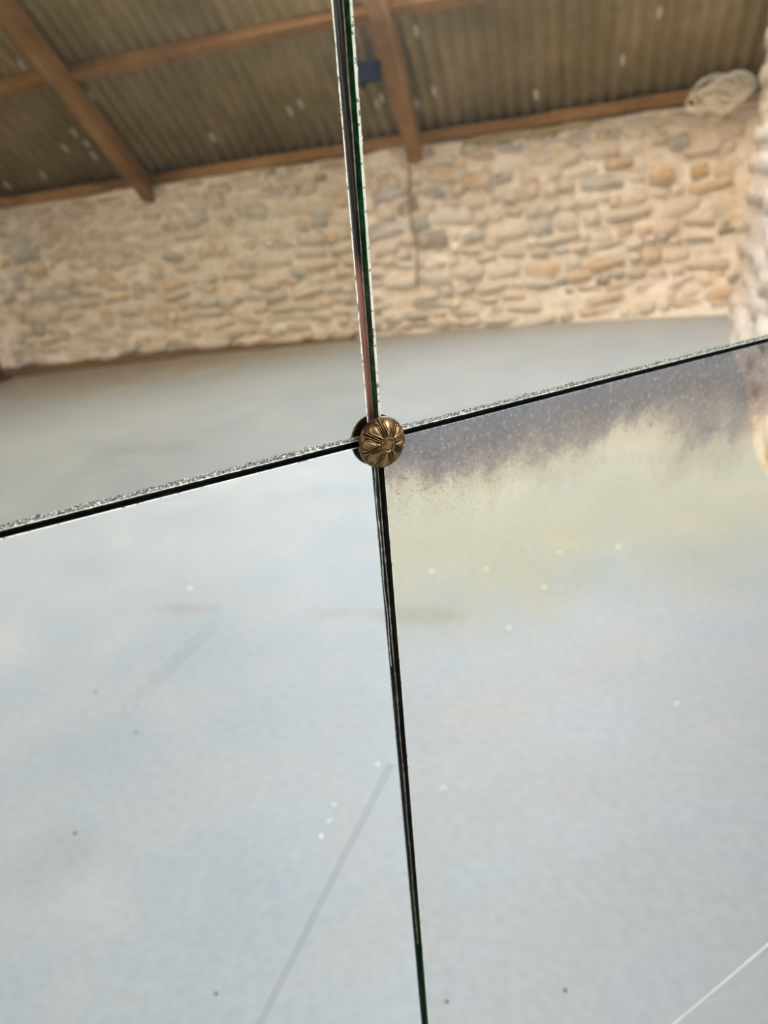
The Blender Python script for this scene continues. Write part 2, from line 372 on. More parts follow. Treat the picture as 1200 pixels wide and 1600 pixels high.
# roof: sheets, purlins, rafters
ceiling = link('ceiling', None); tag(ceiling, kind='structure')
def sheet(x0, width, ya, yb, za, zb, name='corrugated_sheet'):
    pitch = 0.135; n = int(width / pitch * 8); L = []
    dy, dz = yb - ya, zb - za; ln = math.hypot(dy, dz); ny, nz = -dz / ln, dy / ln
    if nz < 0: ny, nz = -ny, -nz
    for k, t in enumerate((0, 1)):
        for i in range(n + 1):
            x = x0 + width * i / n; hh = 0.024 * math.cos(2 * math.pi * x / pitch) + 0.06
            L.append((x, ya + dy * t + ny * hh, za + dz * t + nz * hh))
    F_ = [(i, i + 1, n + 2 + i, n + 1 + i) for i in range(n)]
    o = mesh_obj(name, L, F_, SH, ceiling, flip=True, smooth=True)
    md = o.modifiers.new('t', 'SOLIDIFY'); md.thickness = 0.006
    return o
for i in range(-9, 3):
    x0 = i * 0.945
    fs = ADDED_FAR_GAP[0] < x0 + 0.49 < ADDED_FAR_GAP[1]
    yt = FAR_SKY_Y[1] if fs else 5.35
    sheet(x0, 0.98, YF + 0.3, yt, roof_z(YF + 0.3) + 0.1 + 0.004 * (i % 2), roof_z(yt) + 0.1 + 0.004 * (i % 2))
    xm = x0 + 0.49
    yb_ = FAR_SKY_Y[0] if fs else 5.5
    sheet(x0, 0.98, yb_, RIDGE_Y, roof_z(yb_) + 0.125, roof_z(RIDGE_Y) + 0.125)
    if any(a < xm < b for a, b in ADDED_GAPS):
        sheet(x0, 0.98, RIDGE_Y, SKY_Y[0], roof_z(RIDGE_Y) + 0.12, roof_z(SKY_Y[0]) + 0.12)
        sheet(x0, 0.98, SKY_Y[1], NEAR_Y - 0.5, roof_z(SKY_Y[1]) + 0.12, roof_z(NEAR_Y - 0.5) + 0.12)
    else:
        sheet(x0, 0.98, RIDGE_Y, NEAR_Y - 0.5, roof_z(RIDGE_Y) + 0.12, roof_z(NEAR_Y - 0.5) + 0.12)
def beam(name, a, b, w_, d_, mat, seed=0, roll_up=(0, 0, 1), n=14):
    """timber from a to b (seen axes), w_ wide and d_ deep, waney and slightly bowed"""
    a, b = Vector(a), Vector(b); t = (b - a).normalized(); sd = t.cross(Vector(roll_up)).normalized(); up = sd.cross(t)
    V_, F_ = [], []
    for i in range(n + 1):
        p = a + (b - a) * i / n
        j = noise.noise_vector(Vector((i * 0.5, seed, 0))) * 0.015
        for (sx, sy) in ((-.42, -.5), (.42, -.5), (.5, -.42), (.5, .42), (.42, .5), (-.42, .5), (-.5, .42), (-.5, -.42)):
            V_.append(p + sd * (sx * w_ * (1 + j.x * 4)) + up * (sy * d_ * (1 + j.y * 4)) + j)
    for i in range(n):
        for k in range(8): F_.append((i * 8 + k, i * 8 + (k + 1) % 8, (i + 1) * 8 + (k + 1) % 8, (i + 1) * 8 + k))
    F_ += [tuple(range(7, -1, -1)), tuple(n * 8 + k for k in range(8))]
    return mesh_obj(name, V_, F_, mat, ceiling, flip=True)
for k, xr_ in enumerate((-7.51, -4.47, -1.43)):
    ya, yb = YF + 0.08, RIDGE_Y
    off = -0.02
    beam('rafter', (xr_, ya, roof_z(ya) + off - 0.03), (xr_, yb, roof_z(yb) + off), 0.15, 0.2, WD, k)
    beam('rafter', (xr_, RIDGE_Y, roof_z(yb) + off), (xr_, NEAR_Y, roof_z(NEAR_Y) + off), 0.15, 0.2, WD, k + 9)
for k, y in enumerate((6.98, 5.5, 4.1, 2.6)):
    beam('purlin', (XL, y, roof_z(y) + 0.10), (rw_x(y) + 0.1, y, roof_z(y) + 0.10), 0.10, 0.13, WD, 20 + k, roll_up=(0, K, 1), n=40)
for k, y in enumerate((0.4, -1.6, -3.6, -5.4)):
    beam('purlin', (XL, y, roof_z(y) + 0.04), (2.4, y, roof_z(y) + 0.04), 0.10, 0.13, WD, 30 + k, n=20)
beam('ridge_beam', (XL, RIDGE_Y, RIDGE_Z + 0.02), (2.4, RIDGE_Y, RIDGE_Z + 0.02), 0.06, 0.2, WD, 41)
beam('wall_plate', (XL, YF + 0.06, ZT + 0.055), (1.62, YF + 0.06, ZT + 0.075), 0.16, 0.11, WD, 51, n=50)
# pale lichen and droppings stuck to the underside of the roof sheets
LI = NT('pale_droppings').set(color=rgb(205, 196, 180), rough=0.95)
bm = bmesh.new(); rr = random.Random(11)
for k in range(34):
    x = rr.uniform(-6.5, 1.3); y = rr.choice((rr.uniform(7.6, 7.9), rr.uniform(7.1, 7.9), rr.uniform(5.8, 6.9)))
    c = W(x, y, roof_z(y) + 0.118)
    r = bmesh.ops.create_icosphere(bm, subdivisions=1, radius=1)
    for v in r['verts']:
        q = v.co; L = rr.uniform(0.9, 1.1) * 0.05
        v.co = c + Vector((q.x * 0.02, q.y * L + q.z * -0.012 * 0, -K * q.y * L + q.z * 0.012))
me = bpy.data.meshes.new('droppings'); bm.to_mesh(me); bm.free(); me.materials.append(LI)
dr = link('droppings', me, ceiling); tag(dr, kind='stuff')

# ------------------------------------------------------------------ things in the reflected room
def tube(name, pts, r, mat, parent=None, seg=8, closed=False):
    V_, F_ = [], []; n = len(pts); pts = [Vector(p) for p in pts]
    up0 = Vector((0.3, 0.2, 1)).normalized()
    for i, p in enumerate(pts):
        t = (pts[(i + 1) % n if closed else min(i + 1, n - 1)] - pts[(i - 1) % n if closed else max(i - 1, 0)]).normalized()
        a = t.cross(up0).normalized(); b = a.cross(t)
        for k in range(seg):
            th = 2 * math.pi * k / seg; V_.append(p + a * (r * math.cos(th)) + b * (r * math.sin(th)))
    m = n if closed else n - 1
    for i in range(m):
        for k in range(seg): F_.append((i * seg + k, i * seg + (k + 1) % seg, ((i + 1) % n) * seg + (k + 1) % seg, ((i + 1) % n) * seg + k))
    if not closed: F_ += [tuple(range(seg - 1, -1, -1)), tuple((n - 1) * seg + k for k in range(seg))]
    return mesh_obj(name, V_, F_, mat, parent, flip=True, smooth=True)
ROPE = NT('pale_twine').set(color=rgb(250, 242, 222), rough=0.9)
rope_pts = []; rr = random.Random(5)
for k in range(13 * 24):
    a = 2 * math.pi * k / 24; lp = k // 24
    rx = 0.17 + 0.09 * math.sin((lp + a / 6.283) * 2.1) + 0.03 * math.sin(a * 3 + lp); rz = 0.085 + 0.055 * math.cos((lp + a / 6.283) * 1.7) + 0.02 * math.sin(a * 4 + lp * 2)
    rope_pts.append((1.38 + 0.05 * math.sin(lp * 1.3) + rx * math.cos(a), YF - 0.09 + 0.05 * math.sin(a * 2 + lp) - 0.006 * lp, ZT + 0.05 + rz * math.sin(a) + 0.01 * math.cos(lp * 3)))
rope = tube('rope_coil', rope_pts, 0.008, ROPE); tag(rope, 'coil of pale twine hung over the timber in the wall corner', 'rope')
cable_pts = [(-1.52 + 0.02 * math.sin(k * 0.9), far_y(-1.52, 1.75 - k * 0.1) - 0.075, 1.80 - k * 0.1) for k in range(14)]
cab = tube('hanging_cable', cable_pts, 0.011, NT('grey_cable').set(color=rgb(132, 120, 104), rough=0.8)); tag(cab, 'thin dark grey cable hanging down the stone wall below the beam', 'cable')
# blue crate wedged against the rafter
BL = NT('blue_plastic'); BL.b.inputs['Coat Weight'].default_value = 0.1; BL.b.inputs['Specular IOR Level'].default_value = 0.15; BLm = BL.set(color=rgb(8, 26, 58), rough=0.7)
t = link('blue_box', None); t.location = W(-1.655, 7.12, 2.40); tag(t, 'small dark blue plastic box strapped beside the roof rafter', 'box')
def lbox(name, sx, sy, sz, loc, mat, parent, bev=0.008):
    bm = bmesh.new(); bmesh.ops.create_cube(bm, size=1)
    for v in bm.verts: v.co = Vector((v.co.x * sx, v.co.y * sy, v.co.z * sz)) + Vector(loc)
    bmesh.ops.bevel(bm, geom=bm.edges[:], offset=bev, segments=2, affect='EDGES')
    me = bpy.data.meshes.new(name); bm.to_mesh(me); bm.free(); me.materials.append(mat)
    return link(name, me, parent)
lbox('body', 0.25, 0.16, 0.13, (0, 0, 0), BLm, t); lbox('lid', 0.27, 0.18, 0.035, (0, 0, 0.07), BLm, t)
lbox('strap', 0.03, 0.175, 0.20, (0.05, 0, 0.0), NT('dark_strap').set(color=rgb(20, 26, 34), rough=0.8), t, 0.004)
# dark post against the foot of the wall, seen at the left edge
t = link('timber_post', None); t.location = W(-6.45, 7.1, 0); tag(t, 'short dark timber post standing against the foot of the stone wall', 'post')
lbox('post', 0.16, 0.16, 0.62, (0, 0, 0.32), WDK, t, 0.012); lbox('foot_plate', 0.26, 0.26, 0.035, (0, 0, 0.0175), WDK, t, 0.006)
# offcuts of board lying on the wall head under the plate
for (xa, xb, yy) in ((-0.95, -0.35, 7.93), (-0.3, 0.28, 7.925)):
    o = box('board_offcut', xa, xb, yy, yy + 0.13, ZT - 0.055, ZT - 0.012, WD2, bev=0.004)
    tag(o, 'pale board offcut packed under the wall timber, ' + ('further from the rope coil' if xa < -0.5 else 'nearer the rope coil'), 'board', 'board offcuts on the wall head')
# chips and crumbs lying on the concrete
def floor_pt(px, py):
    r = B.transposed() @ ray(px, py); k = -H / r.z
    return EYE + r * k
CH = NT('white_paint_chip').set(color=rgb(245, 245, 240), rough=0.6); CD = NT('brown_crumb').set(color=rgb(110, 84, 70), rough=0.9)
def chip(px, py, r, pale):
    p = floor_pt(px, py); r *= (p - EYE).length / 2.6 * (1 if pale else 0.75); bm = bmesh.new(); bmesh.ops.create_icosphere(bm, subdivisions=2, radius=r)
    for v in bm.verts:
        v.co = v.co + noise.noise_vector(v.co * 90 + Vector((px, py, 0))) * r * 0.5; v.co.z = max(v.co.z * 0.35 + r * 0.3, 0.0)
    name = 'paint_chip' if pale else 'dirt_crumb'
    me = bpy.data.meshes.new(name); bm.to_mesh(me); bm.free(); me.materials.append(CH if pale else CD)
    o = link(name, me); o.location = W(p.x, p.y, 0)
    if pale: tag(o, 'tiny white chip lying on the pale concrete floor', 'chip', 'white chips on the concrete floor')
    else: tag(o, 'tiny brown crumb lying on the pale concrete floor', 'crumb', 'brown crumbs on the concrete floor')
for (px, py) in ((590, 1195), (522, 1258), (515, 1284), (502, 1308), (297, 920), (795, 982), (850, 918), (965, 855), (760, 890), (675, 893), (875, 865), (1058, 1100), (693, 1232)):
    chip(px, py, 0.0075, True)
for (px, py) in ((150, 1082), (117, 1302), (338, 1552), (883, 1548), (213, 1145), (698, 1565)):
    chip(px, py, 0.0075, False)
# earth swept up along the foot of the wall (seen left)
bm = bmesh.new(); nU = 90
rows = []
for i in range(nU + 1):
    x = -6.9 + 4.6 * i / nU; k = math.sin(math.pi * min(1, i / nU + 0.35) ** 1.0) if i / nU > 0.15 else 1.0
    wdt = 0.12 + 0.32 * max(0, (-x - 2.3) / 4.6) + 0.05 * noise.noise(Vector((x * 3, 0, 0))); yb = far_y(x, 0.0) + 0.03
    rows.append([bm.verts.new(W(x, yb - wdt * t_, 0.10 * (1 - t_) ** 1.5 * (0.6 + 0.5 * noise.noise(Vector((x * 4, t_ * 2, 2)))) + 0.001)) for t_ in (0, .2, .4, .6, .8, 1)])
for i in range(nU):
    for j in range(5): bm.faces.new((rows[i][j], rows[i + 1][j], rows[i + 1][j + 1], rows[i][j + 1]))
me = bpy.data.meshes.new('swept_earth'); bm.to_mesh(me); bm.free(); me.materials.append(NT('brown_earth').set(color=rgb(112, 88, 58), rough=0.98))
tag(link('swept_earth', me, floor), 'low ridge of brown earth along the foot of the stone wall', kind='stuff')

# ------------------------------------------------------------------ the mirror
mirror = link('mirror', None)
R3 = Matrix((uu, -vd, nn)).transposed()              # local axes: u right, v up, n out (camera axes)
mirror.matrix_world = Matrix.Translation(cam2world(p0)) @ (Mt @ R3).to_4x4()
tag(mirror, 'large antiqued mirror of four glass panels joined by a bronze rosette', 'mirror')
MMm = 0.001; T = 6.0
def px2m(x, y):
    r = ray(x, y); q = r * (nn.dot(p0) / nn.dot(r)) - p0
    return q.dot(uu) * 1000, q.dot(-vd) * 1000       # mm in the mirror plane
def silver(name, tint, haze, kind):
    t = NT(name); tc = t.n('TexCoord'); sep = t.n('SeparateXYZ'); t.l(tc.outputs['Object'], sep.inputs[0])
    ob = tc.outputs['Object']; U, V_ = sep.outputs[0], sep.outputs[1]
    cloud = t.noise(ob, 7, 4, 0.55); c = t.mix(0.5, tint, t.ramp(cloud, [(0.3, tuple(k * 0.96 for k in tint)), (0.7, tuple(min(1, k * 1.03) for k in tint))]))
    hz = t.math('MULTIPLY', t.ramp(cloud, [(0.3, 0.5), (0.7, 1.0)]), haze)
    def spots(scale, lo, hi, seed, vec=None):
        off = t.n('VectorMath', operation='ADD'); t.l(vec or ob, off.inputs[0]); off.inputs[1].default_value = (seed, seed, 0)
        return t.ramp(t.noise(off.outputs[0], scale, 3, 0.7), [(lo, 0.0), (hi, 1.0)])
    if kind == 'foxed':                               # tarnish creeping in from the top edge
        wob = t.noise(ob, 22, 5, 0.65, 0.8); w2 = t.noise(ob, 90, 4, 0.7, 1.5)
        mp = t.n('Mapping'); mp.inputs[3].default_value = (60, 9, 1); t.l(ob, mp.inputs[0]); drip = t.noise(mp.outputs[0], 1.0, 4, 0.6)
        d = t.math('MULTIPLY', V_, -1000.0)           # mm below the seam
        d = t.math('ADD', d, t.math('MULTIPLY', t.math('SUBTRACT', wob, 0.5), 30.0))
        d = t.math('ADD', d, t.math('MULTIPLY', t.math('SUBTRACT', w2, 0.5), 26.0))
        d = t.math('ADD', d, t.math('MULTIPLY', t.math('SUBTRACT', drip, 0.5), 22.0))
        d = t.math('MULTIPLY', d, t.math('SUBTRACT', 1.2, t.math('MULTIPLY', U, 1.3)))
        tt = t.math('DIVIDE', t.math('ADD', d, t.math('MULTIPLY', t.math('MULTIPLY', t.math('SUBTRACT', cloud, 0.5), 160.0), t.math('MULTIPLY', d, 0.012, clamp=True))), 185.0, clamp=True)
        tar = t.ramp(tt, [(0.0, (0.26, 0.29, 0.33)), (0.05, (0.35, 0.34, 0.37)), (0.14, (0.36, 0.33, 0.33)), (0.23, (0.56, 0.48, 0.43)),
                          (0.30, (0.92, 0.82, 0.64)), (0.42, (1.0, 0.94, 0.77)), (0.58, (1.0, 0.93, 0.72)), (0.78, (0.97, 0.95, 0.85)), (1.0, (1, 1, 1))])
        c = t.mix(1.0, c, tar, 'MULTIPLY')
        near = t.ramp(tt, [(0.0, 1.0), (0.32, 0.8), (0.5, 0.0)])
        uf = t.math('SUBTRACT', 1.0, t.math('MULTIPLY', U, 7.0), clamp=True)
        sp = t.math('MULTIPLY', t.math('MULTIPLY', spots(520, 0.54, 0.66, 3), near), t.math('ADD', 0.15, t.math('MULTIPLY', uf, 0.6)))
        c = t.mix(sp, c, (0.16, 0.14, 0.14))
        lt = t.math('MULTIPLY', t.math('MULTIPLY', spots(260, 0.54, 0.70, 9), near), 0.36)
        c = t.mix(lt, c, (0.95, 0.86, 0.76)); hz = t.math('ADD', hz, t.math('MULTIPLY', near, 0.10))
    elif kind == 'speckled':
        for (px, py, rad) in ((520, 820, 42), (540, 1060, 30), (200, 1400, 70)):
            a, b = px2m(px, py)
            du = t.math('SUBTRACT', U, a / 1000); dv = t.math('SUBTRACT', V_, b / 1000)
            rr_ = t.math('SQRT', t.math('ADD', t.math('MULTIPLY', du, du), t.math('MULTIPLY', dv, dv)))
            m_ = t.math('SUBTRACT', 1.0, t.math('DIVIDE', rr_, rad / 1000), clamp=True)
            s_ = t.math('MULTIPLY', t.math('MULTIPLY', spots(900, 0.66, 0.74, px), m_), 1.2, clamp=True)
            c = t.mix(s_, c, (0.12, 0.14, 0.15))
        for (x0, y0, x1, y1, wd, st) in ((612, 1192, 405, 1600, 4.2, 0.26), (350, 960, 185, 1120, 4.5, 0.12)):   # soft grey streaks
            a = px2m(x0, y0); b = px2m(x1, y1); L_ = math.hypot(b[0] - a[0], b[1] - a[1]); dx, dy = (b[0] - a[0]) / L_, (b[1] - a[1]) / L_
            pu = t.math('SUBTRACT', t.math('MULTIPLY', U, 1000.0), a[0]); pv = t.math('SUBTRACT', t.math('MULTIPLY', V_, 1000.0), a[1])
            al = t.math('ADD', t.math('MULTIPLY', pu, dx), t.math('MULTIPLY', pv, dy))
            pr = t.math('ABSOLUTE', t.math('SUBTRACT', t.math('MULTIPLY', pu, -dy), t.math('MULTIPLY', pv, -dx)))
            e1 = t.math('MULTIPLY', t.math('SUBTRACT', wd, pr), 0.7, clamp=True)
            if wd > 4.4:
                e2 = t.math('MULTIPLY', t.math('MULTIPLY', al, 0.06, clamp=True), t.math('MULTIPLY', t.math('SUBTRACT', L_ + 5, al), 0.06, clamp=True))
            else:
                e2 = t.math('MULTIPLY', al, 0.5, clamp=True)
            c = t.mix(t.math('MULTIPLY', t.math('MULTIPLY', e1, e2), st), c, (0.45, 0.5, 0.5))
    t.set(color=c, rough=0.0, metal=1.0)
    hb = t.n('BsdfPrincipled'); t.l(c, hb.inputs['Base Color']); hb.inputs['Metallic'].default_value = 1; hb.inputs['Roughness'].default_value = 0.38
    mx = t.n('MixShader'); t.l(hz, mx.inputs[0]); t.l(t.b.outputs[0], mx.inputs[1]); t.l(hb.outputs[0], mx.inputs[2]); t.l(mx.outputs[0], t.out.inputs[0])
    return t.m
def arris_mat():
    t = NT('chipped_arris'); ob = t.coord(); n1 = t.noise(ob, 900, 2); n2 = t.noise(ob, 60, 2)
    c = t.ramp(n1, [(0.36, rgb(74, 78, 70)), (0.48, rgb(140, 143, 132)), (0.6, rgb(190, 192, 180)), (0.66, rgb(255, 253, 240))])
    t.bump(n1, 0.0004, 1.0)
    return t.set(color=c, rough=0.25)
def arris_white():
    t = NT('bright_arris'); ob = t.coord(); n1 = t.noise(ob, 300, 3)
    c = t.ramp(n1, [(0.36, rgb(120, 124, 108)), (0.44, rgb(238, 236, 214))])
    return t.set(color=c, rough=0.25)
def edge_mat(name, stops, low=None):
    t = NT(name); ob = t.coord(scale=(1, 1, 1)); n1 = t.noise(ob, 260, 3); c = t.ramp(n1, stops)
    if low:                                            # edge colour turns green towards the foot
        sep = t.n('SeparateXYZ'); t.l(ob, sep.inputs[0])
        c = t.mix(t.math('MULTIPLY', t.math('SUBTRACT', -0.33, sep.outputs[1]), 12.0, clamp=True), c, low)
    t.b.inputs['Specular IOR Level'].default_value = 0.35
    return t.set(color=c, rough=0.35)
AR, AW = arris_mat(), arris_white()
def arris_dull():
    t = NT('dull_arris'); ob = t.coord(); n1 = t.noise(ob, 500, 3)
    return t.set(color=t.ramp(n1, [(0.4, rgb(30, 36, 32)), (0.6, rgb(120, 126, 122))]), rough=0.3)
AD = arris_dull()
EG = edge_mat('green_glass_edge', [(0.35, rgb(4, 40, 16)), (0.55, rgb(16, 78, 38)), (0.68, rgb(46, 110, 70))])
EB = edge_mat('black_glass_edge', [(0.4, rgb(3, 6, 4)), (0.62, rgb(10, 16, 12)), (0.8, rgb(60, 70, 62))], rgb(10, 84, 48))
def panel(u0, u1, v0, v1, sil, seam_mats, label, chips, seed, kL=0.0, kR=0.0, deep=(.55, .55, .55, .55)):
    """one sheet: silvered face, arris, ground edge.  Edges that lie on a seam are finely chipped; kL, kR lean its upright edges."""
    rr_ = random.Random(seed)
    def edge_pts(a, b, fine):
        n = max(2, int((b - a) / (1.3 if fine else 60)))
        return [a + (b - a) * i / n for i in range(n)]
    seq = []
    sV0 = abs(v0) < 8; sV1 = abs(v1) < 8; sU0 = abs(u0) < 8; sU1 = abs(u1) < 8
    for x in edge_pts(u0, u1, sV0): seq.append((x, v0, 0))
    for y in edge_pts(v0, v1, sU1): seq.append((u1, y, 1))
    for x in edge_pts(u0, u1, sV1): seq.append((u1 + u0 - x, v1, 2))
    for y in edge_pts(v0, v1, sU0): seq.append((u0, v1 + v0 - y, 3))
    n = len(seq); inner, outer, back = [], [], []
    for x, y, e in seq:
        lo, hi = u0 + kL * y, u1 + kR * y
        if x == u0: x = lo
        if x == u1: x = hi
        a = chips[e] * (rr_.uniform(0.88, 1.1) if e in (1, 3) else rr_.uniform(0.75, 1.12)) * (1.3 if rr_.random() < 0.03 else 1)
        ix = min(max(x, lo + (a if e == 3 else chips[3])), hi - (a if e == 1 else chips[1])); iy = min(max(y, v0 + (a if e == 0 else chips[0])), v1 - (a if e == 2 else chips[2]))
        inner.append((ix * MMm, iy * MMm, 0)); outer.append((x * MMm, y * MMm, -deep[e] * chips[e] * rr_.uniform(0.8, 1.2) * MMm)); back.append((x * MMm, y * MMm, -T * MMm))
    V_ = inner + outer + back; F_ = [tuple(range(n))]; mi = [0]
    for i in range(n):
        j = (i + 1) % n; e = seq[i][2]
        F_.append((i, n + i, n + j, j)); mi.append(seam_mats[e][0]); F_.append((n + i, 2 * n + i, 2 * n + j, n + j)); mi.append(seam_mats[e][1])
    F_.append(tuple(reversed(range(2 * n, 3 * n)))); mi.append(4)
    o = mesh_obj('mirror_panel', V_, F_, [sil, AR, AW, EG, EB, AD], mirror, mi=mi); tag(o, label)
    return o
PW, PT, PB = 575, 980, 1040
LO = (0.93, 0.95, 0.95)
# edge ids: 0 bottom, 1 right, 2 top, 3 left ; (arris, edge): 1 glittering, 2 bright, 5 dull / 3 green, 4 black
panel(-PW, -1.9, -1.7, PT, silver('silvering_upper_left', (0.62, 0.62, 0.585), 0.03, ''), [(1, 4), (2, 4), (1, 4), (1, 4)], 'upper left mirror panel with worn grey silvering', (2.7, .85, .5, .5), 1, kR=0.005, deep=(.3, .5, .5, .5))
panel(4.7, PW, -1.7, PT, silver('silvering_upper_right', (0.70, 0.695, 0.675), 0.03, ''), [(1, 4), (1, 4), (1, 4), (2, 3)], 'upper right mirror panel with a bright green glass edge', (2.7, .5, .5, 1.2), 2, kL=0.014, deep=(.3, .5, .5, .5))
panel(-PW, -1.7, -PB, -5.1, silver('silvering_lower_left', LO, 0.12, 'speckled'), [(1, 4), (5, 4), (2, 4), (1, 4)], 'lower left mirror panel, pale and finely speckled', (.5, .8, .45, .5), 3)
panel(5.3, PW, -PB, -5.1, silver('silvering_lower_right', (0.90, 0.89, 0.86), 0.12, 'foxed'), [(1, 4), (1, 4), (5, 4), (2, 4)], 'lower right mirror panel with purple and yellow tarnish along its top', (.5, .5, .5, .3), 4, kL=0.003)

# backing board, its paint streaked brown and pink in the open joint, and frame/stand behind
def backing_mat():
    t = NT('streaked_backing'); mp = t.n('Mapping'); tc = t.n('TexCoord'); t.l(tc.outputs['Object'], mp.inputs[0]); mp.inputs[3].default_value = (900, 14, 1)
    n1 = t.noise(mp.outputs[0], 1.0, 3, 0.6)
    sep = t.n('SeparateXYZ'); t.l(tc.outputs['Object'], sep.inputs[0])
    pinkz = t.ramp(t.math('ADD', t.math('MULTIPLY', sep.outputs[1], 4.0), 0.5, clamp=True), [(0.50, 0.0), (0.56, 1.0), (0.80, 1.0), (0.86, 0.0)])
    c = t.ramp(n1, [(0.38, rgb(14, 10, 8)), (0.52, rgb(52, 40, 34)), (0.66, rgb(128, 116, 102))])
    p = t.ramp(n1, [(0.3, rgb(60, 20, 16)), (0.45, rgb(196, 132, 118)), (0.7, rgb(226, 170, 152))])
    c = t.mix(pinkz, c, p)
    blk = t.ramp(t.math('ADD', t.math('MULTIPLY', sep.outputs[1], 100.0), 0.6, clamp=True), [(0.4, 1.0), (0.6, 0.0)])
    c = t.mix(blk, c, t.ramp(n1, [(0.5, rgb(2, 4, 3)), (0.62, rgb(18, 24, 20)), (0.7, rgb(130, 138, 130))]))
    return t.set(color=c, rough=0.5)
def mbox(name, u0, u1, v0, v1, z0, z1, mat, bev=0.0, parent=None):
    bm = bmesh.new(); bmesh.ops.create_cube(bm, size=1)
    for v in bm.verts: v.co = Vector(((u0 + u1) / 2 + v.co.x * (u1 - u0), (v0 + v1) / 2 + v.co.y * (v1 - v0), (z0 + z1) / 2 + v.co.z * (z1 - z0))) * MMm
    if bev: bmesh.ops.bevel(bm, geom=bm.edges[:], offset=bev * MMm, segments=2, affect='EDGES')
    me = bpy.data.meshes.new(name); bm.to_mesh(me); bm.free(); me.materials.append(mat)
    return link(name, me, parent or mirror)
mbox('backing_board', -PW - 4, PW + 4, -PB - 4, PT + 4, -T - 14, -T - 0.2, backing_mat())
FR = m_wood('gilt_brown_frame', rgb(70, 48, 30), rgb(92, 64, 40), rgb(110, 80, 52))
for (a, b, c, d) in ((-PW - 60, -PW, -PB - 60, PT + 60), (PW, PW + 60, -PB - 60, PT + 60)):
    mbox('frame_stile', a, b, c, d, -22, 12, FR, 6)
for (c, d) in ((-PB - 60, -PB), (PT, PT + 60)):
    mbox('frame_rail', -PW, PW, c, d, -22, 12, FR, 6)
zc_ = cam2world(p0).z; foot_h = (zc_ - (PB + 60) * MMm)
for s in (-1, 1):
    mbox('foot', s * (PW - 60) - 40, s * (PW - 60) + 40, -PB - 60 - foot_h * 1000 + 2, -PB - 58, -60, 40, FR, 4)
# silver-white line of old paint along the foot of the vertical joint, and ragged bead in the lower one
def bead(name, pts, r, mat, label=None, rr_=None):
    V_, F_ = [], []; seg = 5
    for i, (x, y, z_) in enumerate(pts):
        rad = r * (0.5 + 0.9 * abs(noise.noise(Vector((i * 0.35, r * 50, x)))) * 1.6)
        ax = 0 if abs(pts[-1][1] - pts[0][1]) > abs(pts[-1][0] - pts[0][0]) else 1
        for k in range(seg):
            th = 2 * math.pi * k / seg
            o_ = [0, 0, 0]; o_[ax] = rad * math.cos(th); o_[2] = rad * math.sin(th)
            V_.append(((x + o_[0]) * MMm, (y + o_[1]) * MMm, (z_ + o_[2]) * MMm))
    for i in range(len(pts) - 1):
        for k in range(seg): F_.append((i * seg + k, i * seg + (k + 1) % seg, (i + 1) * seg + (k + 1) % seg, (i + 1) * seg + k))
    return mesh_obj(name, V_, F_, mat, mirror, smooth=True)
WL = NT('white_paint_line').set(color=rgb(236, 232, 214), rough=0.35)
def line_pts(u0, v0, u1, v1, n, amp, fr, z_): return [(u0 + (u1 - u0) * i / n + amp * math.sin(i * fr) * (v1 != v0 and abs(v1 - v0) > 50), v0 + (v1 - v0) * i / n, z_) for i in range(n + 1)]
b1 = bead('paint_line', line_pts(4.55, 4, 4.55 + 0.014 * 230, 234, 170, 0.08, .2, -T + 0.05), 0.36, WL)
b2 = bead('paint_line', line_pts(4.5, -8, 3.9, -400, 260, 0.12, .13, -T + 0.15), 0.48, WL)
b3 = bead('paint_line', line_pts(1.9, -8, 2.0, -150, 110, 0.3, .17, -T + 0.5), 0.45, WL)
b4 = bead('paint_line', [(-PW + 6 + i * 1.5, -1.85, -0.75) for i in range(int((PW - 12) / 1.5))], 0.3, WL)
b5 = bead('paint_line', [(6 + i * 1.5, -1.85, -0.75) for i in range(int((PW - 14) / 1.5))], 0.3, WL)
# crack across the lower right sheet
ca, cb = Vector((*px2m(1030, 1620), 0)), Vector((*px2m(1225, 1456), 0))
CR = NT('crack_gleam').set(color=rgb(255, 252, 240), rough=0.3); CS = NT('crack_reflection').set(color=rgb(150, 150, 144), rough=0.3, metal=0.6)  # white gleam and grey reflection of the crack put into the colours
dirc = (cb - ca).normalized(); per = Vector((-dirc.y, dirc.x, 0)); V_, F_ = [], []; NS = 60
for i in range(NS + 1):
    t_ = i / NS; p = ca + (cb - ca) * t_ + per * (0.25 * math.sin(t_ * 9)); w1 = 1.6 + 3.2 * t_ ** 1.5 + 0.25 * noise.noise(Vector((i * .4, 0, 0))); w2 = 1.2 + 2.0 * t_
    for off, zz in ((w1, 0.02), (0, 0.28), (-0.25, 0.22), (-w2, 0.02)): V_.append((p + per * off + Vector((0, 0, zz))) * MMm)
mi = []
for i in range(NS):
    for k in range(3): F_.append((i * 4 + k, (i + 1) * 4 + k, (i + 1) * 4 + k + 1, i * 4 + k + 1)); mi.append(0 if k < 1 else 1)
cr = mesh_obj('crack', V_, [tuple(reversed(f)) for f in F_], [CR, CS], mirror, mi=mi); tag(cr, 'bright crack across the bottom corner of the glass')

